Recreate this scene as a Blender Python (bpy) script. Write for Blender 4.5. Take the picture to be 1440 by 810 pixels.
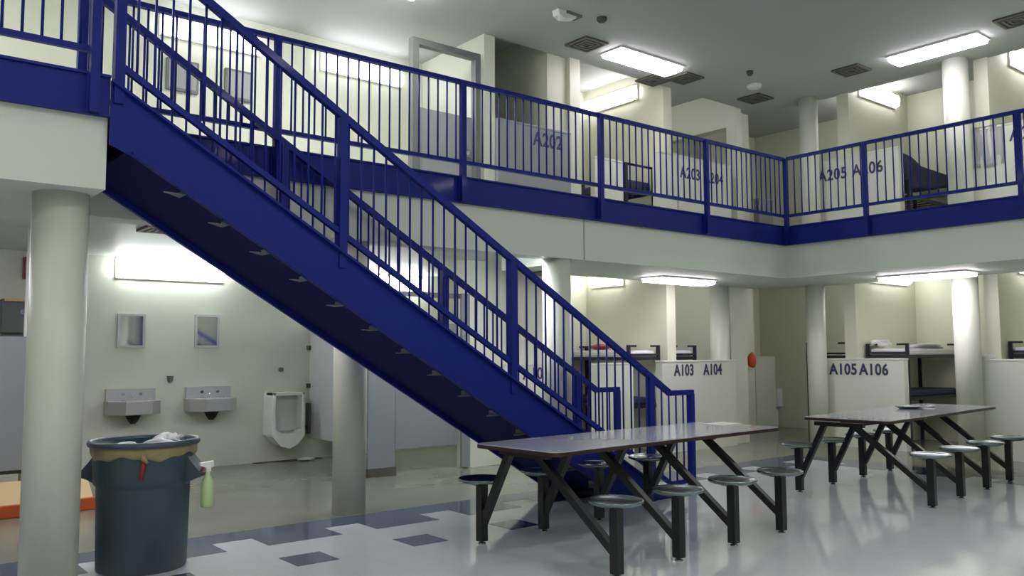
import bpy, bmesh, math, random
from mathutils import Vector, Matrix
random.seed(7)
for o in list(bpy.data.objects):
    bpy.data.objects.remove(o, do_unlink=True)
S = bpy.context.scene
COL = S.collection
PI = math.pi

# ------------------------------------------------------------------ camera
F_PX, PITCH, ROLL, YAW = 1200.45, 0.0767, -0.0049, 0.8892
cy, sy = math.cos(YAW), math.sin(YAW)
F0 = Vector((cy, sy, 0)); R0 = Vector((sy, -cy, 0)); U0 = Vector((0, 0, 1))
FW = math.cos(PITCH)*F0 + math.sin(PITCH)*U0
UP = -math.sin(PITCH)*F0 + math.cos(PITCH)*U0
RT = math.cos(ROLL)*R0 + math.sin(ROLL)*UP
UP2 = -math.sin(ROLL)*R0 + math.cos(ROLL)*UP
cd = bpy.data.cameras.new('camera'); cam = bpy.data.objects.new('camera', cd); COL.objects.link(cam)
m = Matrix(((RT.x, UP2.x, -FW.x, 0), (RT.y, UP2.y, -FW.y, 0), (RT.z, UP2.z, -FW.z, 1.5), (0, 0, 0, 1)))
cam.matrix_world = m
cd.sensor_width = 36; cd.lens = F_PX/1440*36; cd.clip_start = 0.05; cd.clip_end = 200
S.camera = cam

# ------------------------------------------------------------------ light and exposure
LAMP = 7.0            # emission of a lamp lens
LAMP_WALL = 5.6       # wall lamps of the cells
LAMP_WASH = 11.0      # lower washroom lamps
LAMP_UP = 4.2         # upper washroom lamps
FILL_BACK = 19.0       # unseen fill lamps added on the hall ceiling
w = bpy.data.worlds.new('world'); S.world = w; w.use_nodes = True
w.node_tree.nodes['Background'].inputs[0].default_value = (.75, .82, .9, 1)
w.node_tree.nodes['Background'].inputs[1].default_value = 0.03
S.view_settings.view_transform = 'Standard'
S.view_settings.look = 'None'
S.view_settings.gamma = 1
S.view_settings.use_curve_mapping = False
S.view_settings.exposure = 1.0

# ------------------------------------------------------------------ materials
def srgb(r, g, b):
    f = lambda c: (c/255/12.92) if c/255 <= .04045 else ((c/255+.055)/1.055)**2.4
    return (f(r), f(g), f(b), 1)
def mat(name, rgb, rough=.5, metal=0, var=0, scale=6, bump=0, coat=0, emis=None, es=0, spec=.5, trans=0, alpha=1, rvar=0):
    M = bpy.data.materials.new(name); M.use_nodes = True
    nt = M.node_tree; b = nt.nodes['Principled BSDF']; I = b.inputs
    c = srgb(*rgb)
    I['Base Color'].default_value = c; I['Roughness'].default_value = rough; I['Metallic'].default_value = metal
    I['Specular IOR Level'].default_value = spec
    if coat: I['Coat Weight'].default_value = coat; I['Coat Roughness'].default_value = .06
    if trans: I['Transmission Weight'].default_value = trans
    if alpha < 1: I['Alpha'].default_value = alpha
    if emis: I['Emission Color'].default_value = srgb(*emis); I['Emission Strength'].default_value = es
    if var or bump or rvar:
        tc = nt.nodes.new('ShaderNodeTexCoord'); n = nt.nodes.new('ShaderNodeTexNoise')
        n.inputs['Scale'].default_value = scale; n.inputs['Detail'].default_value = 5
        nt.links.new(tc.outputs['Object'], n.inputs['Vector'])
        if var:
            mx = nt.nodes.new('ShaderNodeMix'); mx.data_type = 'RGBA'
            mx.inputs[6].default_value = tuple(v*(1-var) for v in c[:3])+(1,)
            mx.inputs[7].default_value = tuple(min(1, v*(1+var)) for v in c[:3])+(1,)
            nt.links.new(n.outputs['Fac'], mx.inputs[0]); nt.links.new(mx.outputs[2], I['Base Color'])
        if rvar:
            mr = nt.nodes.new('ShaderNodeMapRange'); mr.inputs[3].default_value = max(.02, rough-rvar); mr.inputs[4].default_value = rough+rvar
            nt.links.new(n.outputs['Fac'], mr.inputs[0]); nt.links.new(mr.outputs[0], I['Roughness'])
        if bump:
            bp = nt.nodes.new('ShaderNodeBump'); bp.inputs['Strength'].default_value = bump; bp.inputs['Distance'].default_value = .01
            nt.links.new(n.outputs['Fac'], bp.inputs['Height']); nt.links.new(bp.outputs[0], I['Normal'])
    return M
WALL = mat('cream_wall_paint', (218, 221, 207), .45, var=.04, scale=1.5, bump=.05)
CELLW = mat('yellow_cream_wall_paint', (218, 220, 200), .45, var=.04, scale=1.5)
BAND = mat('pale_concrete_paint', (210, 219, 208), .5, var=.03, scale=2)
COLM = mat('column_paint', (214, 218, 204), .4, var=.03, scale=2)
CEIL = mat('ceiling_paint', (176, 180, 178), .7, var=.02, scale=1)
SOFF = mat('soffit_paint', (198, 199, 196), .6, var=.02, scale=1)
PANEL = mat('white_partition_paint', (216, 220, 208), .45, var=.03, scale=2)
GREYP = mat('grey_partition_laminate', (148, 152, 156), .4, var=.04, scale=3)
STALL = mat('grey_stall_laminate', (132, 138, 144), .35, var=.04, scale=3)
STALL2 = mat('light_stall_laminate', (200, 203, 208), .35, var=.02, scale=3)
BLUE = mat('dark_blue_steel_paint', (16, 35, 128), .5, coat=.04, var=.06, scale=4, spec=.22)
BLUE_SHADE = mat('shaded_stair_blue', (17, 23, 84), .7, var=.06, scale=4, spec=.12)  # darker copy of the stair blue, shade under the stairs put into the colour
BLACK = mat('black_steel_paint', (20, 18, 22), .35, coat=.2)
STEEL = mat('stainless_steel', (132, 142, 144), .25, metal=1, var=.06, scale=9)
STEELB = mat('brushed_sink_steel', (196, 194, 198), .42, metal=.65)
CHROME = mat('chrome', (230, 230, 232), .1, metal=1)
TOPM = mat('grey_lilac_laminate', (176, 178, 194), .2, coat=.4, var=.03, scale=12)
EDGE = mat('brown_table_edge', (52, 32, 34), .4)
LENS = mat('lamp_lens', (250, 250, 250), .4, emis=(255, 246, 255), es=LAMP)
LENSFILL = mat('fill_lamp_lens', (250, 250, 250), .4, emis=(255, 252, 246), es=FILL_BACK)
LENSW = mat('wall_lamp_lens', (250, 250, 250), .4, emis=(255, 250, 250), es=LAMP_WALL)
LENSX = mat('washroom_lamp_lens', (250, 250, 250), .4, emis=(250, 252, 255), es=LAMP_WASH)
LENSU = mat('upper_washroom_lamp_lens', (250, 250, 250), .4, emis=(248, 248, 255), es=LAMP_UP)
HOUS = mat('lamp_housing', (226, 226, 224), .5)
VENT = mat('vent_grey', (112, 110, 104), .6)
VENTD = mat('vent_dark', (84, 82, 76), .7)
LETTER = mat('navy_lettering', (58, 58, 96), .5)
PORC = mat('white_porcelain', (236, 238, 238), .15, coat=.5)
PORCI = mat('porcelain_bowl_inside', (205, 208, 205), .2, coat=.3)
MIRR = mat('mirror', (200, 200, 200), .06, metal=1)
BINM = mat('blue_grey_plastic', (56, 74, 88), .45, var=.08, scale=5)
BINR = mat('blue_grey_plastic_rim', (68, 78, 98), .4)
BAGY = mat('yellowish_bin_liner', (150, 138, 96), .35, var=.15, scale=14, bump=.5)
BAGW = mat('white_trash', (226, 228, 232), .4, bump=.6, scale=12)
REDM = mat('red_tag', (150, 36, 44), .5)
GREENL = mat('green_liquid', (186, 208, 156), .2, spec=.6)
WHITEP = mat('white_plastic', (232, 232, 232), .35)
MATT = mat('white_bedding', (226, 226, 228), .8, bump=.4, scale=10)
MATB = mat('navy_mattress', (34, 42, 70), .6, bump=.2, scale=10)
BEDF = mat('dark_bed_frame', (28, 30, 44), .4)
ORANGE = mat('orange_cloth', (232, 92, 52), .8)
TERRA = mat('terracotta_tile', (190, 84, 34), .4, var=.1, scale=8)
BEIGET = mat('beige_tile', (222, 196, 150), .4, var=.05, scale=8)
GREYW = mat('grey_dispenser', (108, 112, 112), .45)
DARKR = mat('dark_rubber', (34, 34, 34), .6)
JOINT = mat('joint_line', (150, 154, 144), .6)
BLUET = mat('navy_floor_tile', (66, 78, 112), .12, coat=.3, var=.10, scale=5)
STAIN = mat('dirt_stain', (62, 54, 42), .7)

def floor_mat():
    M = mat('white_vinyl_tile', (214, 222, 228), .07, coat=.2)
    nt = M.node_tree; b = nt.nodes['Principled BSDF']
    tc = nt.nodes.new('ShaderNodeTexCoord')
    n = nt.nodes.new('ShaderNodeTexNoise'); n.inputs['Scale'].default_value = 1.3; n.inputs['Detail'].default_value = 4
    br = nt.nodes.new('ShaderNodeTexBrick'); br.offset = 0; br.inputs['Scale'].default_value = 1
    br.inputs['Brick Width'].default_value = .325; br.inputs['Row Height'].default_value = .325
    br.inputs['Mortar Size'].default_value = .0015
    br.inputs['Color1'].default_value = srgb(214, 222, 228); br.inputs['Color2'].default_value = srgb(210, 218, 225)
    br.inputs['Mortar'].default_value = srgb(196, 204, 210)
    nt.links.new(tc.outputs['Object'], br.inputs['Vector']); nt.links.new(tc.outputs['Object'], n.inputs['Vector'])
    nt.links.new(br.outputs['Color'], b.inputs['Base Color'])
    mr = nt.nodes.new('ShaderNodeMapRange'); mr.inputs[3].default_value = .05; mr.inputs[4].default_value = .10
    nt.links.new(n.outputs['Fac'], mr.inputs[0]); nt.links.new(mr.outputs[0], b.inputs['Roughness'])
    bp = nt.nodes.new('ShaderNodeBump'); bp.inputs['Strength'].default_value = .03; bp.inputs['Distance'].default_value = .01
    n2 = nt.nodes.new('ShaderNodeTexNoise'); n2.inputs['Scale'].default_value = 2.2
    nt.links.new(tc.outputs['Object'], n2.inputs['Vector'])
    nt.links.new(n2.outputs['Fac'], bp.inputs['Height']); nt.links.new(bp.outputs[0], b.inputs['Normal'])
    return M
FLOOR = floor_mat()
CONC = mat('sealed_grey_concrete', (132, 134, 122), .2, var=.12, scale=1.4, bump=.0, rvar=.05)

# ------------------------------------------------------------------ mesh helpers
class MB:
    def __init__(s): s.b = bmesh.new()
    def box(s, x0, y0, z0, x1, y1, z1, bev=0):
        r = bmesh.ops.create_cube(s.b, size=1)
        vs = r['verts']
        for v in vs:
            v.co = Vector(((x0+x1)/2+v.co.x*(x1-x0), (y0+y1)/2+v.co.y*(y1-y0), (z0+z1)/2+v.co.z*(z1-z0)))
        if bev:
            es = list({e for v in vs for e in v.link_edges})
            bmesh.ops.bevel(s.b, geom=es, offset=bev, segments=2, affect='EDGES', profile=.5)
        return s
    def prism(s, pts, axis, a, b, bev=0):
        """pts: 2D outline in the two other axes; extruded along axis from a to b"""
        def P(p, t):
            if axis == 'x': return Vector((t, p[0], p[1]))
            if axis == 'y': return Vector((p[0], t, p[1]))
            return Vector((p[0], p[1], t))
        v0 = [s.b.verts.new(P(p, a)) for p in pts]; v1 = [s.b.verts.new(P(p, b)) for p in pts]
        n = len(pts); fs = [s.b.faces.new(v0), s.b.faces.new(v1)]
        for i in range(n): fs.append(s.b.faces.new((v0[i], v0[(i+1) % n], v1[(i+1) % n], v1[i])))
        bmesh.ops.recalc_face_normals(s.b, faces=fs)
        if bev:
            es = list({e for f in fs[:2] for e in f.edges})
            bmesh.ops.bevel(s.b, geom=es, offset=bev, segments=2, affect='EDGES', profile=.5)
        return s
    def bar(s, p, q, wd, ht=None, up=(0, 0, 1)):
        """rectangular bar from p to q, wd across, ht along the 'up' side"""
        ht = ht or wd; p, q = Vector(p), Vector(q); d = (q-p).normalized(); up = Vector(up)
        a = d.cross(up)
        if a.length < 1e-4: a = d.cross(Vector((1, 0, 0)))
        a.normalize(); c = a.cross(d).normalized()
        vs = []
        for t in (p, q):
            for i, j in ((-1, -1), (1, -1), (1, 1), (-1, 1)):
                vs.append(s.b.verts.new(t+a*i*wd/2+c*j*ht/2))
        fs = [s.b.faces.new(vs[:4]), s.b.faces.new(vs[4:])]
        for i in range(4): fs.append(s.b.faces.new((vs[i], vs[(i+1) % 4], vs[4+(i+1) % 4], vs[4+i])))
        bmesh.ops.recalc_face_normals(s.b, faces=fs)
        return s
    def tube(s, pts, r, n=12):
        pts = [Vector(p) for p in pts]; rings = []
        for i, p in enumerate(pts):
            d = (pts[min(i+1, len(pts)-1)]-pts[max(i-1, 0)]).normalized()
            a = d.cross(Vector((0, 0, 1)))
            if a.length < 1e-3: a = d.cross(Vector((1, 0, 0)))
            a.normalize(); c = d.cross(a)
            rr = r[i] if isinstance(r, (list, tuple)) else r
            rings.append([s.b.verts.new(p+rr*(math.cos(2*PI*k/n)*a+math.sin(2*PI*k/n)*c)) for k in range(n)])
        fs = [s.b.faces.new(rings[0]), s.b.faces.new(rings[-1])]
        for A, B in zip(rings, rings[1:]):
            for k in range(n): fs.append(s.b.faces.new((A[k], A[(k+1) % n], B[(k+1) % n], B[k])))
        bmesh.ops.recalc_face_normals(s.b, faces=fs)
        for f in fs[2:]: f.smooth = True
        return s
    def lathe(s, prof, x=0, y=0, z=0, n=48, cap0=True, cap1=True):
        rings = []
        for (r, h) in prof:
            rings.append([s.b.verts.new((x+r*math.cos(2*PI*k/n), y+r*math.sin(2*PI*k/n), z+h)) for k in range(n)])
        fs = []
        for A, B in zip(rings, rings[1:]):
            for k in range(n):
                f = s.b.faces.new((A[k], A[(k+1) % n], B[(k+1) % n], B[k])); f.smooth = True; fs.append(f)
        if cap0: fs.append(s.b.faces.new(rings[0]))
        if cap1: fs.append(s.b.faces.new(rings[-1]))
        bmesh.ops.recalc_face_normals(s.b, faces=fs)
        return s
    def blob(s, c, r, seed=0, amp=.25, sub=3):
        g = bmesh.ops.create_icosphere(s.b, subdivisions=sub, radius=1)
        rd = random.Random(seed); k = [(rd.uniform(1.5, 5), rd.uniform(1.5, 5), rd.uniform(0, 6)) for _ in range(4)]
        for v in g['verts']:
            d = sum(math.sin(a*v.co.x+p)*math.cos(b*v.co.y+b*v.co.z) for a, b, p in k)/4
            v.co = Vector((c[0]+v.co.x*r[0]*(1+amp*d), c[1]+v.co.y*r[1]*(1+amp*d), c[2]+v.co.z*r[2]*(1+amp*d)))
        for v in g['verts']:
            for f in v.link_faces: f.smooth = True
        return s
    def build(s, name, M, parent=None, world=False):
        if world and parent is not None:
            bmesh.ops.translate(s.b, verts=s.b.verts, vec=-parent.location)
        me = bpy.data.meshes.new(name); s.b.to_mesh(me); s.b.free()
        if isinstance(M, (list, tuple)):
            for x in M: me.materials.append(x)
        else: me.materials.append(M)
        o = bpy.data.objects.new(name, me); COL.objects.link(o)
        if parent is not None: o.parent = parent
        return o
def box(*a): return MB().box(*a)
def tag(o, label, cat, group=None):
    o['label'] = label; o['category'] = cat
    if group: o['group'] = group
    return o
def thing(name, loc, label, cat, rz=0, group=None):
    o = bpy.data.objects.new(name, None); COL.objects.link(o); o.empty_display_size = .1
    o.location = loc; o.rotation_euler = (0, 0, rz); return tag(o, label, cat, group)
def struct(name, mb, M, parent=None, label=None):
    o = mb.build(name, M, parent); o['kind'] = 'structure'
    if label: o['label'] = label
    return o
def recenter(o):
    """put the origin of a one-mesh thing at its base"""
    vs = o.data.vertices
    lo = Vector([min(v.co[i] for v in vs) for i in range(3)]); hi = Vector([max(v.co[i] for v in vs) for i in range(3)])
    c = Vector(((lo.x+hi.x)/2, (lo.y+hi.y)/2, lo.z))
    o.data.transform(Matrix.Translation(-c)); o.location = c
    return o
def copy_tree(o, label=None):
    c = o.copy(); COL.objects.link(c)
    if label: c['label'] = label
    for ch in o.children:
        d = ch.copy(); COL.objects.link(d); d.parent = c
        for g in ch.children:
            e = g.copy(); COL.objects.link(e); e.parent = d
            e.matrix_parent_inverse = g.matrix_parent_inverse.copy()
    return c
def lettering(text, size, origin, face, parent, bold=.012):
    """flat raised lettering; face 'A' looks towards -Y, face 'B' towards -X; origin = left end of the baseline as read"""
    cu = bpy.data.curves.new('lettering', 'FONT'); cu.body = text; cu.size = size; cu.extrude = .003; cu.offset = bold*size
    cu.space_character = 1.08
    t = bpy.data.objects.new('tmp', cu); COL.objects.link(t)
    dg = bpy.context.evaluated_depsgraph_get(); me = bpy.data.meshes.new_from_object(t.evaluated_get(dg))
    bpy.data.objects.remove(t, do_unlink=True)
    if face == 'A': R = Matrix(((.86, 0, 0, 0), (0, 0, -1, 0), (0, 1, 0, 0), (0, 0, 0, 1)))
    else: R = Matrix(((0, 0, -1, 0), (-.86, 0, 0, 0), (0, 1, 0, 0), (0, 0, 0, 1)))
    me.transform(Matrix.Translation(Vector(origin)-parent.location) @ R)
    me.materials.clear(); me.materials.append(LETTER)
    o = bpy.data.objects.new('lettering', me); COL.objects.link(o); o.parent = parent
    o['label'] = 'navy lettering %s' % text
    return o

# ------------------------------------------------------------------ levels and lines
ZS, ZB, ZT, ZF, ZR = 2.585, 3.06, 3.34, 3.30, 4.36     # soffit, blue beam bottom/top, upper floor, handrail
ZC, ZCC = 5.70, 6.02                                   # hall ceiling, upper cell ceiling
YA, XC, YL, X1 = 7.13, 10.96, 5.94, 1.42               # balcony edges, landing edge, stair head
YF, XF = 8.70, 12.80                                   # cell fronts

# ------------------------------------------------------------------ floor
fl = struct('floor', box(-5, -6, -.2, 17.5, 12.6, 0), CONC, label='sealed grey concrete floor')
vt = MB(); vt.box(-5, -6, 0, 10.85, 6.87, .004)
struct('vinyl_tile_floor', vt, FLOOR, fl, 'glossy white vinyl tiles')
bt = MB(); zt0, zt1 = .0, .0055
bt.box(-5, 6.865, zt0, 11.18, 7.21, zt1)
x = 2.82-.974*8
while x < 10.4:
    bt.box(x, 6.53, zt0, x+.645, 6.8655, zt1); x += .974
bt.box(10.845, -6, zt0, 11.18, 6.866, zt1)
y = 6.53-.974
while y > -6:
    bt.box(10.53, y, zt0, 10.846, y+.645, zt1); y -= .974
x = 2.705-.974*8
while x < 5.4:
    bt.box(x, 5.76, zt0, x+.33, 6.085, zt1); x += .974
struct('navy_tile_border', bt, BLUET, fl, 'navy blue tile border and loose navy tiles')

# ------------------------------------------------------------------ outer walls of the hall
struct('wall_rear', box(-5.2, -6.2, -.2, 17.5, -6, 6.4), WALL)
struct('wall_left', box(-5.2, -6, -.2, -5, 12.6, 6.4), WALL)
# lower level, washroom
struct('wall_washroom', box(-5, 11.6, 0, 8.6, 11.75, 2.95), WALL, label='cream washroom wall')
struct('wall_middle', box(6.67, 9.25, 0, 8.6, 9.4, 2.9), WALL)
struct('wall_middle.001', box(8.48, 9.4, 0, 8.6, 11.6, 2.9), WALL)
# cell walls, both levels
for lv, (z0, z1) in enumerate(((0, 2.9), (ZF, ZCC))):
    struct('wall_cell_back', box(8.6 if lv == 0 else 8.0, 10.5, z0, 12.2, 10.65, z1), CELLW)
    struct('wall_cell_side', box(10.15, 8.72, z0, 10.35, 10.5, z1), CELLW)
    if lv == 0: struct('wall_corner', MB().prism([(11.75, 8.73), (12.2, 8.73), (12.2, 10.5), (12.05, 10.5), (12.05, 8.88), (11.75, 8.88)], 'z', z0, z1), WALL)
    else:
        b = MB(); b.box(12.02, 8.735, 5.38, 12.2, 10.5, z1); b.box(12.02, 8.73, z0, 12.2, 8.92, 5.38)
        struct('wall_corner', b, WALL)
    struct('wall_corner_pillar', box(13.30, 9.58, z0, 13.6, 9.85, z1), WALL)
    struct('wall_passage_end', box(12.2, 10.56, z0, 15.35, 10.7, z1), CELLW)
    struct('wall_passage', box(15.2, 7.3, z0, 15.35, 10.56, z1), CELLW)
    struct('wall_right_back', box(14.8, -6, z0, 14.95, 7.1, z1), CELLW)
    struct('wall_right_side', box(12.8, 7.1, z0, 15.2, 7.3, z1), CELLW)
    struct('wall_right_side.001', box(12.8, 4.97, z0, 14.8, 5.16, z1), CELLW)
    struct('wall_right_side.002', box(12.8, 2.84, z0, 14.8, 3.03, z1), CELLW)
# upper level, left part
struct('wall_upper_bath', box(-5, 10.2, ZF, 6.72, 10.35, ZC), WALL)
struct('wall_upper_side', box(6.62, 8.72, ZF, 6.80, 10.2, ZC+.3), WALL)
struct('wall_upper_front', MB().prism([(7.75, 8.75), (8.12, 8.75), (8.12, 8.68), (8.32, 8.68), (8.32, 8.9), (7.87, 8.9), (7.87, 10.5), (7.75, 10.5)], 'z', ZF, ZCC), CELLW)
struct('wall_upper_cell', box(6.8, 10.5, ZF, 8.0, 10.65, ZCC), CELLW)

# ------------------------------------------------------------------ slabs and ceilings
sl = MB()
sl.box(-5, 5.975, ZS, X1-.003, 7.165, ZF-.002)                 # landing
sl.box(-5, 7.165, ZS, 6.9, 7.42, ZF)                        # edge beam
sl.box(-5, 7.42, 2.76, 6.9, 11.6, ZF); sl.box(6.9, 9.25, 2.76, 8.6, 11.6, ZF)
sl.box(6.9, 7.165, ZS, 12.82, 8.72, ZF); sl.box(12.82, 7.165, 2.9, 17, 8.72, ZF)
sl.box(8.6, 8.72, 2.9, 17, 12.4, ZF); sl.box(6.9, 8.72, 2.76, 8.6, 9.25, ZF)
sl.box(XC+.035, -6, ZS, 12.82, 7.165, ZF); sl.box(12.82, -6, 2.9, 17, 7.165, ZF)
struct('floor.001', sl, BAND, label='pale concrete slab of the upper walkway')
cl = MB()
cl.box(-5, -6, ZC, 12.85, 8.74, 6.3); cl.box(-5, 8.74, ZC, 6.72, 12.6, 6.3)
cl.box(6.72, 8.74, ZCC, 17, 12.6, 6.3); cl.box(12.85, -6, ZCC, 17, 8.74, 6.3)
struct('ceiling', cl, CEIL)
# blue channel beams along the slab edges
def channel(outer, name):
    """C-section steel channel, web with two lips; outer = (x0,y0,x1,y1,side)"""
    x0, y0, x1, y1, side = outer; b = MB()
    if side == 'A':
        b.box(x0, y0, ZB, x1, y0+.022, ZT); b.box(x0, y0-.02, ZT-.018, x1, y0+.005, ZT); b.box(x0, y0-.02, ZB, x1, y0+.005, ZB+.018)
    else:
        b.box(x0, y0, ZB, x0+.022, y1, ZT); b.box(x0-.02, y0, ZT-.018, x0+.005, y1, ZT); b.box(x0-.02, y0, ZB, x0+.005, y1, ZB+.018)
    struct(name, b, BLUE, label='dark blue steel edge beam')
channel((X1, YA, XC+.02, 0, 'A'), 'trim_1')
channel((XC, -5.9, 0, YA+.02, 'B'), 'trim_2')
channel((-4.9, YL, X1, 0, 'A'), 'trim_3')
struct('trim_4', box(6.893, 7.16, ZS, 6.905, 7.166, ZB), JOINT)

# ------------------------------------------------------------------ columns
def column(x, y, r, z0, z1, label):
    o = MB().lathe([(r, 0), (r, z1-z0)], n=64).build('column', COLM); o.location = (x, y, z0)
    return tag(o, label, 'column', 'round columns')
column(1.228, 6.325, .174, 0, ZS, 'large round cream column at the left under the landing, beside the trash can')
column(4.0, 7.42, .158, 0, ZS, 'round cream column below the middle of the stairs in front of the grey stalls')
column(6.62, 7.34, .165, 0, ZS, 'round pale column behind the stair railings, merging into the walkway edge')
column(11.50, 8.76, .155, 0, ZS, 'round pale column at the right end of the panel lettered A103 A104')
column(12.60, 7.68, .15, 0, ZS, 'lower round column at the left end of the panel lettered A105 A106')
column(12.60, 5.33, .17, 0, ZS, 'lower round column between the bunk bed and the right-hand white panel')
column(12.60, 7.70, .148, ZF, ZC, 'upper-level round column behind the railing corner, left of the A205 lettering')
column(12.60, 5.33, .17, ZF, ZC, 'upper-level round column below the large ceiling lamp at the right')

# ------------------------------------------------------------------ railings
SP = .1145
def baluster_run(parent, pos_list):
    """pos_list: (x,y,z0,z1) world"""
    cache = {}
    for (x, y, z0, z1) in pos_list:
        k = round(z1-z0, 3)
        if k not in cache:
            me_o = MB().tube([(0, 0, 0), (0, 0, z1-z0)], .0095, 8).build('baluster', BLUE, parent); cache[k] = me_o
        else:
            me_o = cache[k].copy(); COL.objects.link(me_o)
        me_o.location = Vector((x, y, z0))-parent.location
def flat_railing(name, label, axis, fixed, a, b, posts, zp=ZB+.01, group=None):
    mid = (a+b)/2
    loc = (mid, fixed, ZT) if axis == 'x' else (fixed, mid, ZT)
    t = thing(name, loc, label, 'railing', group=group)
    P = (lambda s, z, o=0: (s, fixed+o, z)) if axis == 'x' else (lambda s, z, o=0: (fixed+o, s, z))
    MB().bar(P(a, ZR-.02), P(b, ZR-.02), .055, .042).build('handrail', BLUE, t, True)
    MB().bar(P(a, ZT+.15), P(b, ZT+.15), .04, .04).build('bottom_rail', BLUE, t, True)
    for s in posts:
        p = MB(); q = P(s, 0, -.048)
        p.box(q[0]-.028, q[1]-.028, zp, q[0]+.028, q[1]+.028, ZR-.03)
        if axis == 'x': p.box(q[0]-.04, q[1]+.02, zp, q[0]+.04, fixed+.002, ZT-.02)
        else: p.box(q[0]+.02, q[1]-.04, zp, fixed+.002, q[1]+.04, ZT-.02)
        p.build('post', BLUE, t, True)
    n = int((b-a)/SP); L = []
    for i in range(1, n+1):
        s = a+(b-a)*i/(n+1)
        if min(abs(s-q) for q in posts) < .05: continue
        q = P(s, 0); L.append((q[0], q[1], ZT+.15, ZR-.035))
    baluster_run(t, L)
    return t
flat_railing('balcony_railing', 'long dark blue steel railing of the upper walkway behind the stairs', 'x', YA+.0, X1+.1, XC, [1.55, 3.07, 5.10, 7.11, 9.09, 10.93])
flat_railing('balcony_railing', 'dark blue steel railing of the right-hand upper walkway', 'y', XC, 1.6, YA-.06, [5.85, 3.93, 2.0])
flat_railing('landing_railing', 'dark blue steel railing of the landing at the top left', 'x', YL, -1.2, X1-.08, [-1.1, .3, 1.31])

SL = .6
def ztop(x): return 3.26-SL*(x-1.5)         # top edge of stringer
def stair_railing(y, label, top_x):
    t = thing('stair_railing', (4.3, y, 0), label, 'railing', group='stair railings')
    XE, XK = 7.27, 6.93
    h = lambda x: ztop(x)+1.075
    zk = h(XK)
    MB().prism([(top_x, h(top_x)+.03), (XK+.01, zk+.03), (XE+.03, zk+.03), (XE+.03, zk-.025), (XK-.005, zk-.025), (top_x, h(top_x)-.034)], 'y', y-.026, y+.026).build('handrail', BLUE, t, True)
    g = lambda x: max(ztop(x)+.15, .15)
    MB().prism([(top_x, g(top_x)+.022), (XK, .15+.022), (XE, .15+.022), (XE, .15-.022), (XK-.01, .15-.022), (top_x, g(top_x)-.026)], 'y', y-.02, y+.02).build('bottom_rail', BLUE, t, True)
    ps = [1.47, 3.12, 4.82, 6.63]
    for x in ps:
        MB().box(x-.032, y-.032, ztop(x)-.12 if x < 6.6 else 0, x+.032, y+.032, h(x)-.01).build('post', BLUE, t, True)
    MB().box(XE-.03, y-.032, 0, XE+.03, y+.032, zk-.01).build('post', BLUE, t, True)
    L = []; x = 1.47+.113
    while x < XE-.05:
        if min(abs(x-q) for q in ps) > .045:
            z1 = h(x) if x < XK else zk
            L.append((x, y, g(x), z1-.02))
        x += .1135
    baluster_run(t, L)
YN, YFAR = YL, 7.045
stair_railing(YN, 'near dark blue stair railing facing the tables', 1.44)
stair_railing(YFAR-.02, 'far dark blue stair railing on the side of the walkway', 1.48)

# ------------------------------------------------------------------ staircase
st = thing('staircase', (4.2, 6.5, 0), 'dark blue steel staircase rising left to the upper landing', 'staircase')
DV = .40
for y0 in (YN-.03, YFAR-.02):
    b = MB()
    out = [(X1+.002, ztop(X1)-.0), (X1+.002, 2.88), (1.56, ztop(1.56)-DV), (ZX := 1.5+(3.26-DV)/SL, 0), (6.95, 0), (6.85, .06)]
    b.prism(out, 'y', y0+.018, y0+.034)
    # flanges of the channel section, facing away from the steps
    dx = .018
    sgn = -1 if y0 < 6.5 else 1
    ya = (y0+.018-.045, y0+.02) if sgn < 0 else (y0+.032, y0+.034+.03)
    b.prism([(X1+.002, ztop(X1)), (6.85, ztop(6.85)+.01), (6.85, ztop(6.85)-.012), (X1+.002, ztop(X1)-.02)], 'y', *ya)
    b.prism([(1.56, ztop(1.56)-DV+.02), (6.24, ztop(6.24)-DV+.02), (6.27, 0.001), (1.56, ztop(1.56)-DV)], 'y', *ya)
    b.build('stringer', BLUE, st, True)
NR = 18; RI = 3.30/NR; TR = .3065
for k in range(NR-1):
    xa = X1+.03+TR*k; z = 3.30-RI*(k+1)-.035
    b = MB()
    b.box(xa-.01, YN+.006, z-.045, xa+TR+.02, YFAR-.004, z)           # pan tread
    b.box(xa+TR+.0, YN+.006, z-.075, xa+TR+.02, YFAR-.004, z)         # nosing lip
    b.build('tread', BLUE_SHADE, st, True)
    r = MB(); r.bar((xa+TR+.004, YN+.006, z-.02-.03), (xa+TR+.004, YFAR-.004, z-.05), .008, .0001)
    r.b.free(); r = MB(); r.box(xa+TR-.012, YN+.02, z-RI+.0, xa+TR-.004, YFAR-.01, z-.03)
    r.build('riser', BLUE_SHADE, st, True)
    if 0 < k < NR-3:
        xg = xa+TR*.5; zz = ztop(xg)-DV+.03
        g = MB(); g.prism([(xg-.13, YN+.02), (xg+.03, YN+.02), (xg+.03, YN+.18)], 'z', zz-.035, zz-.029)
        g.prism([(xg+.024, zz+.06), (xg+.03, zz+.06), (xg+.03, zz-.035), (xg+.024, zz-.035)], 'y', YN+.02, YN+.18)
        g.build('light_streak_plate', GREYW, st, True)  # plates added to draw pale streaks of light below the near stringer

xq = X1+.004
MB().prism([(1.56, ztop(1.56)-DV+.075), (1.56, ztop(1.56)-DV+.05), (6.15, ztop(6.15)-DV+.05), (6.15, ztop(6.15)-DV+.075)], 'y', YN+.01, YFAR-.004).build('soffit', BLUE_SHADE, st, True)  # closed underside plate, its dark colour stands for the shade there
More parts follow.
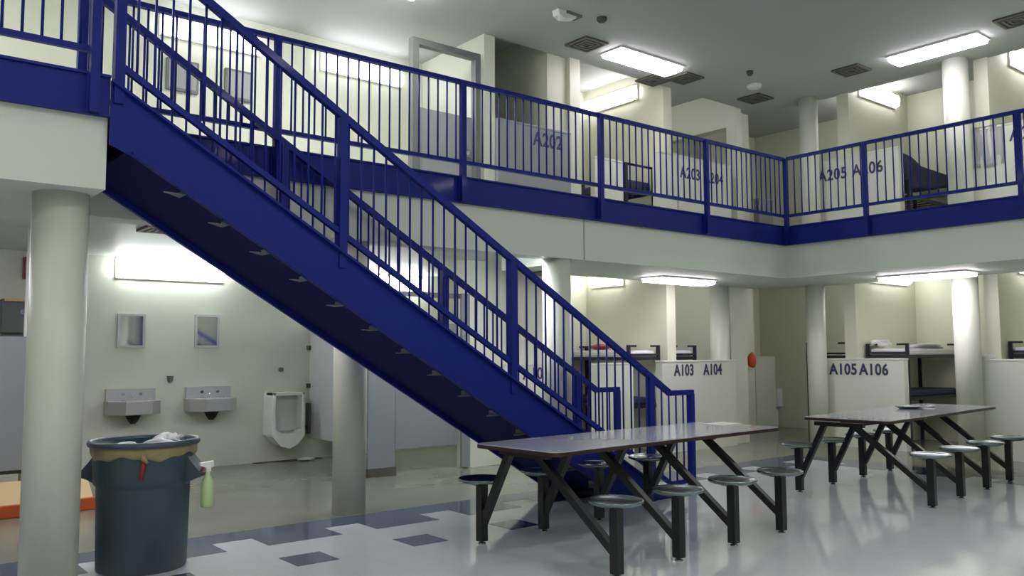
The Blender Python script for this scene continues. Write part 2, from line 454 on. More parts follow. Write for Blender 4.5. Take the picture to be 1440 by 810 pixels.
# ------------------------------------------------------------------ lamps
def lamp(label, loc, axis, L=1.24, mount='ceiling', lens=None, group='fluorescent lamps', W=.40):
    lens = lens or (LENS if mount == 'ceiling' else LENSW)
    """mount 'ceiling': hangs under z; 'wallY': on a wall facing -Y; 'wallX': on a wall facing -X. loc = centre of the back face"""
    t = thing('ceiling_light' if mount == 'ceiling' else 'wall_light', loc, label, 'light', group=group)
    H = L/2
    if mount == 'ceiling':
        prof = [(-W/2, -.02), (-W/2+.03, -.075), (-.02, -.085), (0, -.06), (.02, -.085), (W/2-.03, -.075), (W/2, -.02)]
        b, h = MB(), MB()
        if axis == 'x': b.prism(prof, 'x', -H, H); h.box(-H-.02, -W/2-.015, -.025, H+.02, W/2+.015, 0)
        else: b.prism(prof, 'y', -H, H); h.box(-W/2-.015, -H-.02, -.025, W/2+.015, H+.02, 0)
        # prism along x expects (y,z); along y expects (x,z)
    else:
        pr = [(-.03, -.11), (-.095, -.085), (-.11, 0), (-.095, .085), (-.03, .11)]
        b, h = MB(), MB()
        if mount == 'wallY': b.prism(pr, 'x', -H, H); h.box(-H-.015, -.032, -.125, H+.015, 0, .125)
        else: b.prism(pr, 'y', -H, H); h.box(-.032, -H-.015, -.125, 0, H+.015, .125)
    h.build('housing', HOUS, t); b.build('lens', lens, t)
    return t
lamp('long twin lamp on the hall ceiling above the middle of the long upper walkway', (9.02, 8.10, ZC), 'x', 1.3)
lamp('long twin lamp on the hall ceiling above the right-hand upper walkway', (11.85, 5.25, ZC), 'y', 1.2)
lamp('tilted-looking wall lamp high on the partition left of the A203 cell', (10.15, 9.82, 5.72), 'y', 1.15, 'wallX')
lamp('wall lamp high in the upper cell behind the A206 lettering', (13.72, 7.10, 5.82), 'x', 1.2, 'wallY')
lamp('wall lamp cut off by the right edge of the photo', (14.15, 4.97, 5.85), 'x', 1.2, 'wallY')
lamp('upper washroom wall lamp nearest the stair head', (3.56, 10.2, 5.38), 'x', 1.2, 'wallY', LENSU)
lamp('upper washroom wall lamp left of the grey door frame', (5.63, 10.2, 5.38), 'x', 1.22, 'wallY', LENSU)
lamp('bright wall lamp above the two small mirrors', (3.59, 11.6, 2.61), 'x', 1.36, 'wallY', LENSX)
lamp('lower wall lamp in the toilet stall seen through the stair railings', (6.9, 11.6, 2.60), 'x', 1.2, 'wallY', LENSX)
lamp('lamp on the soffit above the A103 lettering', (9.74, 8.12, ZS), 'x', 1.2)
lamp('lamp on the soffit above the bunk bed and second table', (11.98, 5.58, ZS), 'y', 1.2)
lamp('lamp high in the lower cell with the white bedding, left of the A103 panel', (10.15, 9.98, 2.72), 'y', .72, 'wallX')
lamp('wall lamp hidden high in the lower cell behind the A106 lettering', (13.9, 7.10, 2.75), 'x', 1.2, 'wallY')
lamp('wall lamp high in the lower cell at the right edge', (14.1, 4.97, 2.75), 'x', 1.2, 'wallY')
def turned(label, loc, mount, group):
    lamp(label, loc, 'x' if mount == 'wallY' else 'y', 1.2 if mount == 'wallY' else .6, mount, group=group); 
    t = [o for o in COL.objects if o.get('label') == label][-1]; t.rotation_euler.z = PI
turned('added fill lamp hidden on the far face of the partition by A105', (14.0, 7.30, 2.72), 'wallY', 'fluorescent lamps')  # unseen lamp added to light the lower corner passage
turned('added fill lamp hidden on the far face of the upper partition by A205', (14.0, 7.30, 5.70), 'wallY', 'fluorescent lamps')  # unseen lamp added to light the upper corner passage
turned('added fill lamp hidden on the far face of the partition by A103', (10.35, 9.9, 2.70), 'wallX', 'fluorescent lamps')  # unseen lamp added to brighten the lower cell interior
turned('lamp hidden on the far face of the upper partition by A203', (10.35, 9.8, 5.86), 'wallX', 'fluorescent lamps')
# unseen fill lamps added on the hall ceiling to raise the brightness
for (x, y, ax) in ((4.6, 8.1, 'x'), (.2, 8.1, 'x'), (11.85, 1.2, 'y'), (11.85, -3, 'y'), (6, -3, 'x'), (0, -3, 'x'), (5, .6, 'x'), (1, .9, 'x'), (-2.5, 4.0, 'y')):
    lamp('unseen fill lamp added on the hall ceiling outside the frame', (x, y, ZC), ax, 1.25, lens=LENSFILL, group='added fill lamps outside the frame')
for (x, y, ax) in ((.2, 8.6, 'x'), (5.95, 7.66, 'x'), (2.6, 7.66, 'x')):  # fill lamps added out of sight to brighten the walls below the walkway
    lamp('added fill lamp under the upper walkway hidden by its edge', (x, y, 2.76 if x < 6.9 else ZS), ax, 1.25, lens=LENSX if x > 5 else LENS, group='added fill lamps under the walkway')

# ------------------------------------------------------------------ vents, detectors
def vent(label, x, y, z, s=.42):
    t = thing('ceiling_vent', (x, y, z), label, 'vent', group='ceiling vents')
    b = MB(); b.box(-s/2, -s/2, -.015, s/2, s/2, 0); b.build('backing', VENTD, t)
    f = MB(); q = s/2
    for (a, c) in ((q, q-.035), (q-.07, q-.10), (q-.13, q-.155)):
        f.box(-a, -a, -.028, a, -c, -.012); f.box(-a, c, -.028, a, a, -.012)
        f.box(-a, -c, -.028, -c, c, -.012); f.box(c, -c, -.028, a, c, -.012)
    f.build('louvre', VENT, t)
vent('square air vent on the hall ceiling left of the twin lamp', 7.93, 8.14, ZC)
vent('square air vent at the right end of the twin ceiling lamp', 10.12, 8.25, ZC)
vent('square air vent on the ceiling left of the right-hand long lamp', 11.79, 6.47, ZC)
vent('square air vent above the corner of the two railings', 11.87, 8.21, ZC)
vent('square air vent at the top right corner of the photo', 11.63, 4.14, ZC)
vent('square air vent beside the tilted wall lamp of the upper cell', 9.82, 8.60, ZC)
vent('square air vent in the washroom ceiling above the wall lamp', 2.62, 8.75, 2.76, .4)
vent('square air vent under the walkway seen beside the column behind the railings', 7.55, 8.6, ZS, .4)
o = MB().lathe([(.05, -.05), (.065, -.03), (.065, 0)], n=24).build('smoke_detector', VENTD); o.location = (7.46, 7.38, ZC)
tag(o, 'small dark round detector on the ceiling left of the twin lamp', 'smoke detector')
o = MB().lathe([(.03, -.07), (.05, -.03), (.05, 0)], n=24).build('smoke_detector', VENTD); o.location = (10.65, 7.45, ZC)
tag(o, 'small dark round detector on the ceiling above the railing corner', 'smoke detector')
o = MB().lathe([(.09, -.06), (.12, -.03), (.12, 0)], n=24).build('smoke_detector', HOUS); o.location = (11.25, 7.8, ZC)
tag(o, 'faint pale round detector beside the vent above the railing corner', 'smoke detector')
t = thing('emergency_light', (6.99, 7.55, ZC), 'small pale angled fitting on the ceiling near the top middle', 'light')
MB().prism([(-.16, 0), (.16, 0), (.13, -.06), (-.05, -.10), (-.14, -.07)], 'y', -.06, .06).build('housing', HOUS, t)
MB().box(-.03, -.08, -.03, .22, .08, 0).build('bracket', VENT, t)

# ------------------------------------------------------------------ low partition panels with lettering
def panel(label, x0, y0, x1, y1, z0, h, M=PANEL, name='partition_panel', cap=True):
    t = thing(name, ((x0+x1)/2, (y0+y1)/2, z0), label, 'partition')
    MB().box(x0, y0, z0, x1, y1, z0+h-.03, ).build('panel', M, t, True)
    if cap: MB().box(x0-.008, y0-.008, z0+h-.03, x1+.008, y1+.008, z0+h, .006).build('top_cap', M, t, True)
    return t
p = panel('white half-height wall lettered A103 A104', 9.86, 8.58, 11.66, 8.71, 0, 1.385)
lettering('A103', .235, (10.13, 8.578, 1.155), 'A', p, .03); lettering('A104', .235, (10.83, 8.578, 1.155), 'A', p, .03)
p = panel('white half-height wall lettered A105 A106', XF-.02, 6.35, XF+.12, 7.62, 0, 1.40)
lettering('A105', .24, (XF-.022, 7.57, 1.145), 'B', p, .03); lettering('A106', .24, (XF-.022, 7.06, 1.145), 'B', p, .03)
p = panel('white half-height wall at the right edge behind the second table', XF-.02, 3.03, XF+.12, 5.30, 0, 1.39)
p = panel('white half-height wall left of the black bunk bed end, behind the stair railings', 8.6, YF-.02, 9.33, YF+.12, 0, 1.36)
p = panel('grey half-height wall on the upper level lettered A202', 6.81, YF-.03, 8.11, YF+.06, ZF, 1.30, GREYP)
lettering('A202', .27, (7.42, YF-.032, 4.33), 'A', p, .02)
p = panel('pale half-height wall on the upper level lettered A203 A204', 10.45, YF-.04, 11.75, YF+.1, ZF, 1.32)
lettering('A203', .25, (10.46, YF-.042, 4.27), 'A', p, .02); lettering('A204', .25, (11.06, YF-.042, 4.27), 'A', p, .02)
p = panel('small white upper half-height wall right of the dark bed end', 9.99, YF-.02, 10.40, YF+.12, ZF, 1.33)
p = panel('small pale upper half-height wall left of the dark bed end', 8.62, YF-.0, 9.2, YF+.1, ZF, 1.05)
p = panel('pale half-height wall on the upper level lettered A205 A206', XF-.02, 6.30, XF+.12, 7.72, ZF, 1.36)
lettering('A205', .26, (XF-.022, 7.66, 4.31), 'B', p, .02); lettering('A206', .26, (XF-.022, 7.06, 4.31), 'B', p, .02)
p = panel('pale half-height wall on the upper level lettered A207 at the right edge', XF-.02, 3.03, XF+.12, 5.32, ZF, 1.38)
lettering('A207', .26, (XF-.022, 4.72, 4.42), 'B', p)
p = panel('small white wall panel lettered A102 seen through the stair railings', 7.3, 9.16, 8.3, 9.24, 0, 1.36)
lettering('A102', .24, (7.62, 9.158, 1.14), 'A', p)
panel('low grey modesty wall beside the far toilet in the corner passage', 14.15, 9.95, 14.80, 10.07, 0, 1.42, PANEL)
panel('upper grey modesty wall in the corner passage behind the railing', 13.9, 9.6, 14.35, 9.72, ZF, 1.15, GREYP)

# ------------------------------------------------------------------ upper door frame
t = thing('door_frame', (6.02, 8.75, ZF), 'grey steel door frame on the upper level with a half-height grey door', 'door frame')
MB().box(5.51, 8.70, ZF, 5.60, 8.80, 5.32).build('jamb', GREYW, t, True)
MB().box(6.47, 8.70, ZF, 6.55, 8.80, 5.32).build('jamb', GREYW, t, True)
MB().box(5.51, 8.70, 5.32, 6.55, 8.80, 5.40).build('head', GREYW, t, True)
dl = MB().box(5.63, 8.735, 3.55, 6.43, 8.775, 4.54, .004).build('half_door', GREYP, t, True)
MB().box(6.32, 8.70, 4.0, 6.38, 8.735, 4.10, .005).build('latch', STEEL, dl, False).location = -t.location

# ------------------------------------------------------------------ bunk beds
def bed(name, label, loc, rz, W=.66, L=1.72, zt=1.62, decks=(1.44, .72), mats=(MATT, MATB), frame=BEDF, group=None, wm=.10):
    """local: near end at y=0, runs to +y; x from 0 to W"""
    t = thing(name, loc, label, 'bed', rz, group)
    for (x, y) in ((0, 0), (W, 0), (0, L), (W, L)):
        MB().box(x-.022, y-.022, 0, x+.022, y+.022, zt).build('post', frame, t)
    for yy in (0, L):
        b = MB(); b.box(.02, yy-.015, zt-.03, .16, yy+.015, zt); b.box(W-.16, yy-.015, zt-.03, W-.02, yy+.015, zt)
        b.box(.02, yy-.015, decks[0]+.02, W-.02, yy+.015, decks[0]+.05) if len(decks) > 1 else b.box(.02, yy-.015, zt-.03, W-.02, yy+.015, zt)
        b.build('end_rail', frame, t)
    for i, d in enumerate(decks):
        b = MB()
        b.box(-.015, -.012, d-.05, .015, L+.012, d); b.box(W-.015, -.012, d-.05, W+.015, L+.012, d)
        b.box(0, -.015, d-.05, W, .015, d); b.box(0, L-.015, d-.05, W, L+.015, d)
        for k in range(1, 8): b.box(.01, L*k/8-.015, d-.03, W-.01, L*k/8+.015, d-.018)
        b.build('deck', frame, t)
        if mats[i]:
            MB().box(.03, .03, d-.01, W-.03, L-.03, d+wm, .03).build('mattress', mats[i], t)
    return t
bed('bunk_bed', 'black bunk bed behind the lower stair end, with white bedding and a red item', (9.44, 8.87, 0), 0, W=.66, L=1.58)
bed('bunk_bed', 'black bunk bed whose rail shows above the A103 lettering', (10.42, 8.90, 0), 0, W=.60, L=1.54, mats=(MATT, MATB))
bed('bunk_bed', 'dark bunk bed with white bedding above the second table', (13.02, 7.04, 0), -PI/2, W=.64, L=1.72, zt=1.63, decks=(1.45, .80))
bed('bunk_bed', 'bunk bed with one black post showing left of the column by the A105 lettering', (13.05, 8.12, 0), -PI/2, W=.72, L=1.9, zt=1.66, mats=(None, MATB))
bed('bunk_bed', 'dark bunk bed cut off by the right edge of the photo', (13.02, 4.93, 0), -PI/2, W=.64, L=1.72, zt=1.64, decks=(1.46, .78))
bed('single_bed', 'upper-level black bed end with a dark mattress left of the A203 lettering', (9.44, 8.87, ZF), 0, W=.62, L=1.58, zt=1.10, decks=(.72,), mats=(MATB,), wm=.14)
bed('single_bed', 'upper-level bed with one black post showing behind the railing corner', (13.05, 8.12, ZF), -PI/2, W=.72, L=1.9, zt=1.15, decks=(.6,), mats=(None,))
bed('single_bed', 'upper-level dark bed frame right of the A206 lettering', (13.02, 7.0, ZF), -PI/2, W=.72, L=1.70, zt=.86, decks=(.62,), mats=(None,))
# dark mattress slumped over the upper bed
b = MB()
b.prism([(12.96, 4.50), (13.0, 4.60), (13.28, 4.58), (13.6, 4.47), (14.70, 4.44), (14.70, 4.26), (14.0, 4.14), (13.12, 4.03), (13.06, 4.42)], 'y', 6.33, 6.97, .03)
o = recenter(b.build('mattress', MATB)); tag(o, 'navy mattress slumped over the upper-level bed frame right of A206', 'mattress')
# bedding lumps
def cloth(name, label, cat, c, r, M, seed, amp=.3):
    o = recenter(MB().blob(c, r, seed, amp).build(name, M)); return tag(o, label, cat)
cloth('red_clothing', 'red folded clothing on the white bedding of the bunk behind the stairs', 'clothing', (9.72, 9.75, 1.60), (.12, .2, .045), REDM, 2)
cloth('blanket', 'rolled pale blanket at the left end of the upper bunk above the A106 lettering', 'blanket', (13.20, 6.93, 1.63), (.22, .12, .06), MATT, 3, .7)
cloth('blanket', 'crumpled white sheet on the bunk left of the right-hand column', 'blanket', (14.1, 6.62, 1.585), (.5, .2, .05), MATT, 4, .8)
cloth('towel', 'small white crumpled cloth on the end of the right-hand white half wall', 'towel', (12.85, 5.12, 1.42), (.06, .13, .05), MATT, 6)
# white sheet hanging over the upper right panel
b = MB()
pts = []
n = 16
for i in range(n+1):
    y = 5.28-(5.28-4.80)*i/n; pts.append((12.775-.012*math.sin(i*1.7)-.004*(i % 3), y))
for z0, z1 in ((4.15, 4.70),):
    rows = 8; grid = []
    for j in range(rows+1):
        z = z0+(z1-z0)*j/rows
        grid.append([b.b.verts.new((p[0]-.01*math.sin(j*.6+k*.8), p[1], z+(.05*math.sin(k/n*PI*.9) if j < rows else 0)*(-1))) for k, p in enumerate(pts)])
    for j in range(rows):
        for k in range(n):
            f = b.b.faces.new((grid[j][k], grid[j][k+1], grid[j+1][k+1], grid[j+1][k])); f.smooth = True
    ex = bmesh.ops.solidify(b.b, geom=b.b.faces[:], thickness=.008)
o = recenter(b.build('towel', MATT)); tag(o, 'white sheet hanging over the upper right half wall behind the railing', 'towel')
cloth('orange_cloth', 'orange cloth hanging from the pillar right of the A104 lettering', 'cloth', (13.40, 9.50, 1.36), (.11, .06, .14), ORANGE, 8, .25)

# ------------------------------------------------------------------ washroom
def mirror(x, z0, z1, w, label, y=11.6):
    t = thing('wall_mirror', (x, y, z0), label, 'mirror', group='small wall mirrors')
    b = MB(); h = z1-z0; e = .03
    b.box(-w/2, -.03, 0, w/2, 0, e); b.box(-w/2, -.03, h-e, w/2, 0, h)
    b.box(-w/2, -.03, e, -w/2+e, 0, h-e); b.box(w/2-e, -.03, e, w/2, 0, h-e)
    b.build('frame', STEELB, t)
    MB().box(-w/2+e, -.014, e, w/2-e, -.002, h-e).build('glass', MIRR, t)
mirror(3.11, 1.60, 2.035, .34, 'small steel-framed mirror above the left washbasin')
mirror(4.08, 1.60, 2.045, .33, 'small steel-framed mirror above the right washbasin')
def wall_panel(x, z0, z1, w, label):
    t = thing('wall_panel', (x, 10.2, z0), label, 'wall panel', group='grey wall panels')
    MB().box(-w/2, -.05, 0, w/2, 0, z1-z0, .006).build('cabinet', GREYW, t)
    MB().box(-w/2+.03, -.056, .03, w/2-.03, -.048, z1-z0-.03, .002).build('cover', GREYP, t)
wall_panel(3.22, 4.62, 5.00, .38, 'small grey upper-level wall panel nearer the stair head')
wall_panel(3.90, 4.64, 5.02, .34, 'small grey upper-level wall panel farther from the stair head')
def basin(x, label):
    t = thing('washbasin', (x, 11.6, .74), label, 'sink', group='steel washbasins')
    MB().box(-.30, -.05, .19, .30, 0, .34, .006).build('backsplash', STEELB, t)
    b = MB(); b.prism([(-.31, 0), (.31, 0), (.31, -.24), (.18, -.36), (-.14, -.36), (-.31, -.24)], 'z', 0.02, .19, .008)
    bw = b.build('basin', STEELB, t)
    MB().lathe([(.10, .0), (.155, .172), (.15, .172), (.095, .02)], x=0, y=-.19, z=.02, n=32, cap0=False, cap1=False).build('bowl', STEEL, t)
    MB().lathe([(.03, -.10), (.06, -.06), (.10, .02)], x=0, y=-.16, z=0, n=24).build('drain', DARKR, t)
    for dx in (-.10, .11):
        MB().tube([(dx, -.045, .27), (dx, -.075, .27)], .02, 16).build('push_button', CHROME, t)
    MB().tube([(0, -.045, .25), (0, -.085, .245), (0, -.10, .225)], .011, 10).build('spout', CHROME, t)
basin(3.12, 'steel wall washbasin below the left mirror')
basin(4.11, 'steel wall washbasin below the right mirror')
# urinal
t = thing('urinal', (5.14, 11.6, .24), 'white wall urinal right of the two steel washbasins', 'urinal')
b = MB(); W, Hh = .24, .74
b.prism([(-W, .74), (W, .74), (W, .14), (.12, .02), (0, -.02), (-.12, .02), (-W, .14)], 'y', -.12, 0)
b.box(-W, -.32, .14, -W+.05, -.10, .74, .012); b.box(W-.05, -.32, .14, W, -.10, .74, .012); b.box(-W, -.32, .69, W, -.10, .74, .012)
W2 = W-.006; b.prism([(-W2, .26), (-W2+.05, .22), (-.1, .17), (.1, .17), (W2-.05, .22), (W2, .26), (W2, .13), (.12, .0), (0, -.04), (-.12, .0), (-W2, .13)], 'y', -.33, -.09)
b.build('bowl', PORC, t)
MB().box(-W+.05, -.16, .2, W-.05, -.118, .69).build('basin_back', PORCI, t)
# small fittings
def small(name, label, cat, mb, M): return tag(recenter(mb.build(name, M)), label, cat)
small('soap_dish', 'small dark soap fitting on the wall between the washbasins', 'soap dish', MB().prism([(3.57, 1.23), (3.64, 1.23), (3.63, 1.16), (3.60, 1.14), (3.58, 1.16)], 'y', 11.54, 11.6), VENT)
small('flush_button', 'small steel flush button on the wall above the urinal', 'flush button', MB().tube([(5.14, 11.6, 1.29), (5.14, 11.55, 1.29)], .03, 16), VENT)
# stalls
t = thing('toilet_stall', (5.9, 10, 0), 'grey toilet stall front with a door, behind the round column under the stairs', 'toilet stall')
MB().box(5.27, 9.30, .10, 5.65, 9.34, 2.24, .003).build('pilaster', STALL, t, True)
MB().box(5.26, 9.28, 0, 5.66, 9.36, .10).build('shoe', VENTD, t, True)['label'] = 'dark pilaster shoe'
MB().box(5.27, 9.29, 2.24, 6.80, 9.35, 2.30).build('head_rail', GREYW, t, True)
d = MB().box(5.66, 9.31, .31, 6.61, 9.345, 1.90, .003).build('door', STALL, t, True)
h = MB().tube([(5.70, 9.30, 1.35), (5.70, 9.32, 1.35)], .02, 12).build('hinge', VENTD, d); h.location = -t.location
MB().box(6.61, 9.20, .02, 6.74, 9.245, 2.30).build('pilaster', STALL, t, True)
MB().box(5.58, 9.36, .30, 5.62, 11.58, 1.95, .003).build('side_panel', STALL2, t, True)
for z in (.45, 1.05, 1.6):
    MB().box(5.54, 11.53, z-.03, 5.60, 11.60, z+.03).build('bracket', VENTD, t, True)
MB().box(5.545, 11.50, .36, 5.578, 11.60, .80).build('bracket', VENT, t, True)
# toilet inside the stall (seen under the door) and far toilet
def toilet(label, loc, rz):
    t = thing('toilet', loc, label, 'toilet', rz)
    MB().lathe([(.11, 0), (.10, .12), (.13, .25), (.19, .36), (.20, .40), (.17, .40), (.12, .30)], y=-.32, n=32, cap1=False).build('bowl', PORC, t)
    MB().lathe([(.14, .40), (.20, .40), (.20, .425), (.14, .425)], y=-.32, n=32, cap0=False, cap1=False).build('seat', PORC, t)
    MB().box(-.2, -.17, .40, .2, -.01, .78, .02).build('tank', PORC, t)
    MB().box(-.1, -.25, 0, .1, -.02, .36, .02).build('pedestal', PORC, t)
toilet('white toilet in the grey stall, seen below its door', (6.1, 11.6, 0), 0)
toilet('white toilet at the end of the corner passage', (15.2, 10.25, 0), -PI/2)
small('floor_stain', 'dark dirt along the washroom wall below the urinal', 'stain', MB().prism([(4.75, 11.59), (4.78, 11.50), (5.0, 11.53), (5.2, 11.44), (5.5, 11.5), (5.75, 11.45), (5.76, 11.59)], 'z', .0, .006), STAIN)
small('paper_scrap', 'crumpled white paper on the floor right of the urinal', 'paper', MB().blob((5.44, 11.36, .025), (.13, .06, .025), 5, .4), WHITEP)
# left of the big column
t = thing('shower_partition', (.9, 9.5, 0), 'dark grey partition at the left edge behind the big column', 'partition')
MB().box(.2, 9.5, .40, 1.62, 9.54, 1.69, .003).build('panel', GREYP, t, True)
MB().box(.2, 9.49, .37, 1.62, 9.55, .40).build('bottom_channel', DARKR, t, True)
MB().box(.25, 9.5, 0, .31, 9.54, .37).build('foot', STEEL, t, True)
t = thing('shower_curb', (1.4, 9.6, 0), 'terracotta and beige tiled curb on the floor behind the trash can', 'curb')
MB().box(.3, 9.17, 0, 2.2, 9.48, .12, .01).build('terracotta_edge', TERRA, t, True)
MB().prism([(9.21, .12), (9.48, .12), (9.48, .30)], 'x', .32, 2.16).build('tiled_slope', BEIGET, t, True)
t = thing('towel_dispenser', (1.78, 11.6, 1.55), 'grey paper towel dispenser on the wall left of the big column', 'dispenser')
MB().box(-.14, -.13, .22, .16, 0, .62, .01).build('cabinet', GREYW, t)
MB().box(-.14, -.13, 0, .16, 0, .20, .01).build('lower_bin', GREYW, t)
MB().tube([(.08, -.13, .47), (.08, -.15, .47)], .03, 16).build('lock', CHROME, t)
MB().box(-.10, -.135, .05, .12, -.128, .16).build('slot', DARKR, t)
small('alarm_box', 'red alarm box high on the wall left of the big column', 'alarm', MB().box(1.86, 11.50, 2.42, 2.14, 11.6, 2.68, .01), REDM)
small('wall_shelf', 'thin tan shelf below the red alarm box', 'shelf', MB().box(1.66, 11.42, 2.14, 2.1, 11.6, 2.17), BEIGET)
small('wall_pipe', 'thin white vertical pipe right of the big column', 'pipe', MB().tube([(2.11, 9.6, 0), (2.11, 9.6, 2.76)], .022, 12), COLM)
small('wall_pipe', 'thin white vertical pipe left of the big column', 'pipe', MB().tube([(1.60, 9.6, 0), (1.60, 9.6, 2.76)], .03, 12), COLM)
small('wall_pipe', 'dark red vertical pipe seen through the upper stair railing', 'pipe', MB().tube([(7.52, 9.20, 1.38), (7.52, 9.20, 2.76)], .022, 12), REDM)

# ------------------------------------------------------------------ tables with fixed seats
def rrect(x0, y0, x1, y1, r, n=5):
    P = []
    for (cx, cy_, a0) in ((x1-r, y1-r, 0), (x0+r, y1-r, 90), (x0+r, y0+r, 180), (x1-r, y0+r, 270)):
        for k in range(n+1):
            a = math.radians(a0+90*k/n); P.append((cx+r*math.cos(a), cy_+r*math.sin(a)))
    return P
def canteen_table(label, loc, rz, xs, yn, yf, tx0, tx1, ty0, ty1, ztop_=.80):
    """local frame: x along the table; xs = pole positions; yn / yf = near and far pole rows"""
    t = thing('canteen_table', loc, label, 'table', rz, 'canteen tables with fixed seats')
    tp = MB().prism(rrect(tx0+.004, ty0+.004, tx1-.004, ty1-.004, .07), 'z', ztop_-.028, ztop_, .003).build('tabletop', TOPM, t)
    MB().prism(rrect(tx0, ty0, tx1, ty1, .074), 'z', ztop_-.034, ztop_-.006).build('edge_band', EDGE, tp)
    ym = (ty0+ty1)/2
    b = MB(); b.box(tx0+.12, ym-.10, ztop_-.085, tx1-.15, ym-.05, ztop_-.032); b.box(tx0+.12, ym+.05, ztop_-.085, tx1-.15, ym+.10, ztop_-.032)
    for xx in xs: b.box(xx-.03, ym-.26, ztop_-.075, xx+.03, ym+.26, ztop_-.032)
    b.build('under_frame', BLACK, t)
    for xx in xs:
        for (yp, s) in ((yn, 1), (yf, -1)):
            b = MB(); b.box(xx-.035, yp-.035, .025, xx+.035, yp+.035, .47, .004)
            b.box(xx-.075, yp-.05, .465, xx+.075, yp+.05, .478)
            lg = b.build('leg', BLACK, t)
            MB().lathe([(.03, 0), (.03, .012), (.012, .018), (.012, .03)], x=xx, y=yp, n=20).build('foot', STEEL, lg)
            MB().bar((xx, yp+s*.02, .17), (xx, ym+s*(-.16 if True else 0), ztop_-.06), .055, .055).build('brace', BLACK, t)
            MB().lathe([(.06, .475), (.15, .482), (.185, .497), (.19, .512), (.183, .520), (.172, .514), (.15, .506), (.05, .502)], x=xx, y=yp, n=40).build('seat', STEEL, t)
    return t
a = .055
canteen_table('nearer long grey-topped table with eight round steel seats, at the foot of the stairs', (4.2, 4.1, 0), a,
              [.02, .70, 1.40, 2.10], -.0, 1.40, -.10, 2.92, .45, 1.36)
a = .085
canteen_table('farther long grey-topped table with eight round steel seats, in front of the A106 wall', (8.37, 3.93, 0), a,
              [.0, .77, 1.56, 2.34], 0, 1.36, .12, 3.42, .42, 1.38, .80)

# ------------------------------------------------------------------ things on tables
o = small('paper_sheets', 'few bluish-white papers at the far right end of the nearer table', 'papers', MB().box(6.78, 5.16, .801, 7.10, 5.4, .806), WHITEP)
t = thing('folded_cap', (10.45, 5.15, .80), 'flat grey round dish on the farther table', 'dish')
MB().lathe([(.02, .004), (.10, .0), (.15, .03), (.155, .034), (.13, .03), (.07, .022)], n=32).build('dish_body', STEEL, t)
small('paper_scrap', 'small crumpled white paper on the farther table right of the grey dish', 'paper', MB().blob((10.95, 5.12, .815), (.10, .06, .014), 9, .4), WHITEP)

# ------------------------------------------------------------------ trash can
TC = (1.855, 6.485, 0)
t = thing('trash_can', TC, 'tall blue-grey plastic trash can with yellowish liner, beside the big column', 'trash can')
MB().lathe([(.292, 0), (.30, .02), (.312, .575), (.314, .59), (.330, .605), (.332, .64), (.345, .86), (.350, .88), (.338, .88), (.30, .60), (.28, .05), (.05, .04)], n=64, cap1=False).build('body', BINM, t)
MB().lathe([(.345, .862), (.372, .866), (.378, .885), (.372, .902), (.355, .905), (.338, .895), (.338, .862)], n=64, cap0=False, cap1=False).build('rim', BINR, t)
b = MB()
prof = [(.3535, .868), (.357, .845), (.355, .81), (.351, .805), (.345, .80)]
b.lathe(prof, n=96, cap0=False, cap1=False)
for v in b.b.verts:
    an = math.atan2(v.co.y, v.co.x)
    if v.co.z < .83: v.co.z += .014*math.sin(an*5)+.008*math.sin(an*13)-.012*math.cos(an+2.0)
    rr = 1+.006*math.sin(an*23); v.co.x *= rr; v.co.y *= rr
b.build('liner', BAGY, t)['label'] = 'yellowish bag folded over the rim'
rx, ry = R0.x, R0.y        # view-side axis, handles sit left and right as in the photo
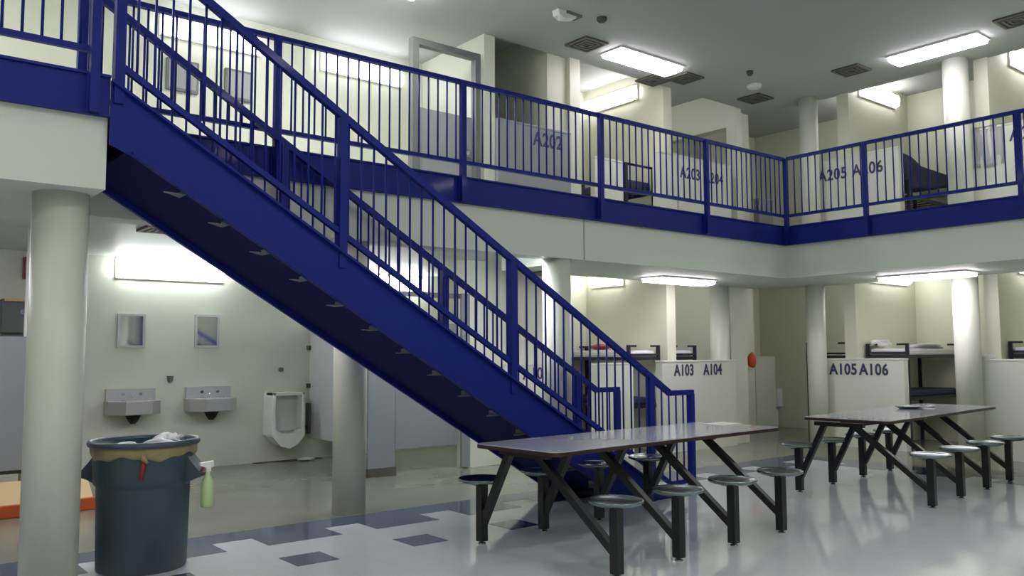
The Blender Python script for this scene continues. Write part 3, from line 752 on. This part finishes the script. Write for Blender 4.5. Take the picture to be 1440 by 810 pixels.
for s in (-1, 1):
    b = MB()
    def Q(u, v, z): return (s*rx*u - ry*v*0 + (-ry)*v*1.0, s*ry*u + rx*v*1.0, z)
    out = [(.325, .80), (.37, .74), (.435, .665), (.43, .64), (.38, .625), (.31, .59)]
    vs0 = [b.b.verts.new(Q(u, -.075, z)) for u, z in out]; vs1 = [b.b.verts.new(Q(u, .075, z)) for u, z in out]
    n = len(out); fs = [b.b.faces.new(vs0), b.b.faces.new(vs1)]+[b.b.faces.new((vs0[i], vs0[(i+1) % n], vs1[(i+1) % n], vs1[i])) for i in range(n)]
    bmesh.ops.recalc_face_normals(b.b, faces=fs)
    b.build('handle', BINM, t)
# tie of the liner
fx, fy = -F0.x, -F0.y
px, py = fx*.335+rx*.135, fy*.335+ry*.135
MB().tube([(px-.0, py, .84), (px*1.03, py*1.03, .80), (px*1.02+rx*.03, py*1.02+ry*.03, .77)], [.012, .02, .008], 10).build('liner_knot', BAGY, t)
MB().tube([(px*1.0, py*1.0, .79), (px*1.01, py*1.01, .74), (px*1.01-rx*.01, py*1.01-ry*.01, .66)], [.008, .016, .012], 10).build('tie', REDM, t)['label'] = 'red tie hanging from the liner'
b = MB(); b.blob((TC[0]+rx*.13, TC[1]+ry*.13, .875), (.11, .13, .055), 11, .9); b.blob((TC[0]+rx*.20, TC[1]+ry*.20, .90), (.06, .07, .04), 15, .9)
b.blob((TC[0]-rx*.10+fx*.12, TC[1]-ry*.10+fy*.12, .862), (.12, .06, .025), 12, .5)
b.blob((TC[0], TC[1], .76), (.235, .235, .07), 13, .1)
o = recenter(b.build('trash', BAGW)); tag(o, 'crumpled white paper trash filling the trash can', 'trash')
# spray bottle hanging on the right handle
sp = Vector(TC)+Vector((rx*.465+fx*.02, ry*.465+fy*.02, 0))
t = thing('spray_bottle', (sp.x, sp.y, .425), 'spray bottle of green liquid hanging from the right handle of the trash can', 'spray bottle')
MB().lathe([(.04, 0), (.045, .01), (.045, .14), (.04, .18), (.018, .22), (.016, .25)], n=28).build('bottle', GREENL, t)
b = MB(); b.box(-.018, -.018, .245, .018, .018, .275, .004); b.prism([(-.06, .31), (.035, .32), (.04, .28), (.015, .27), (-.02, .275), (-.06, .29)], 'y', -.016, .016, .003)
b.build('sprayer', WHITEP, t)
MB().bar((-.03, 0, .285), (-.05, 0, .235), .012, .012).build('trigger', REDM, t)
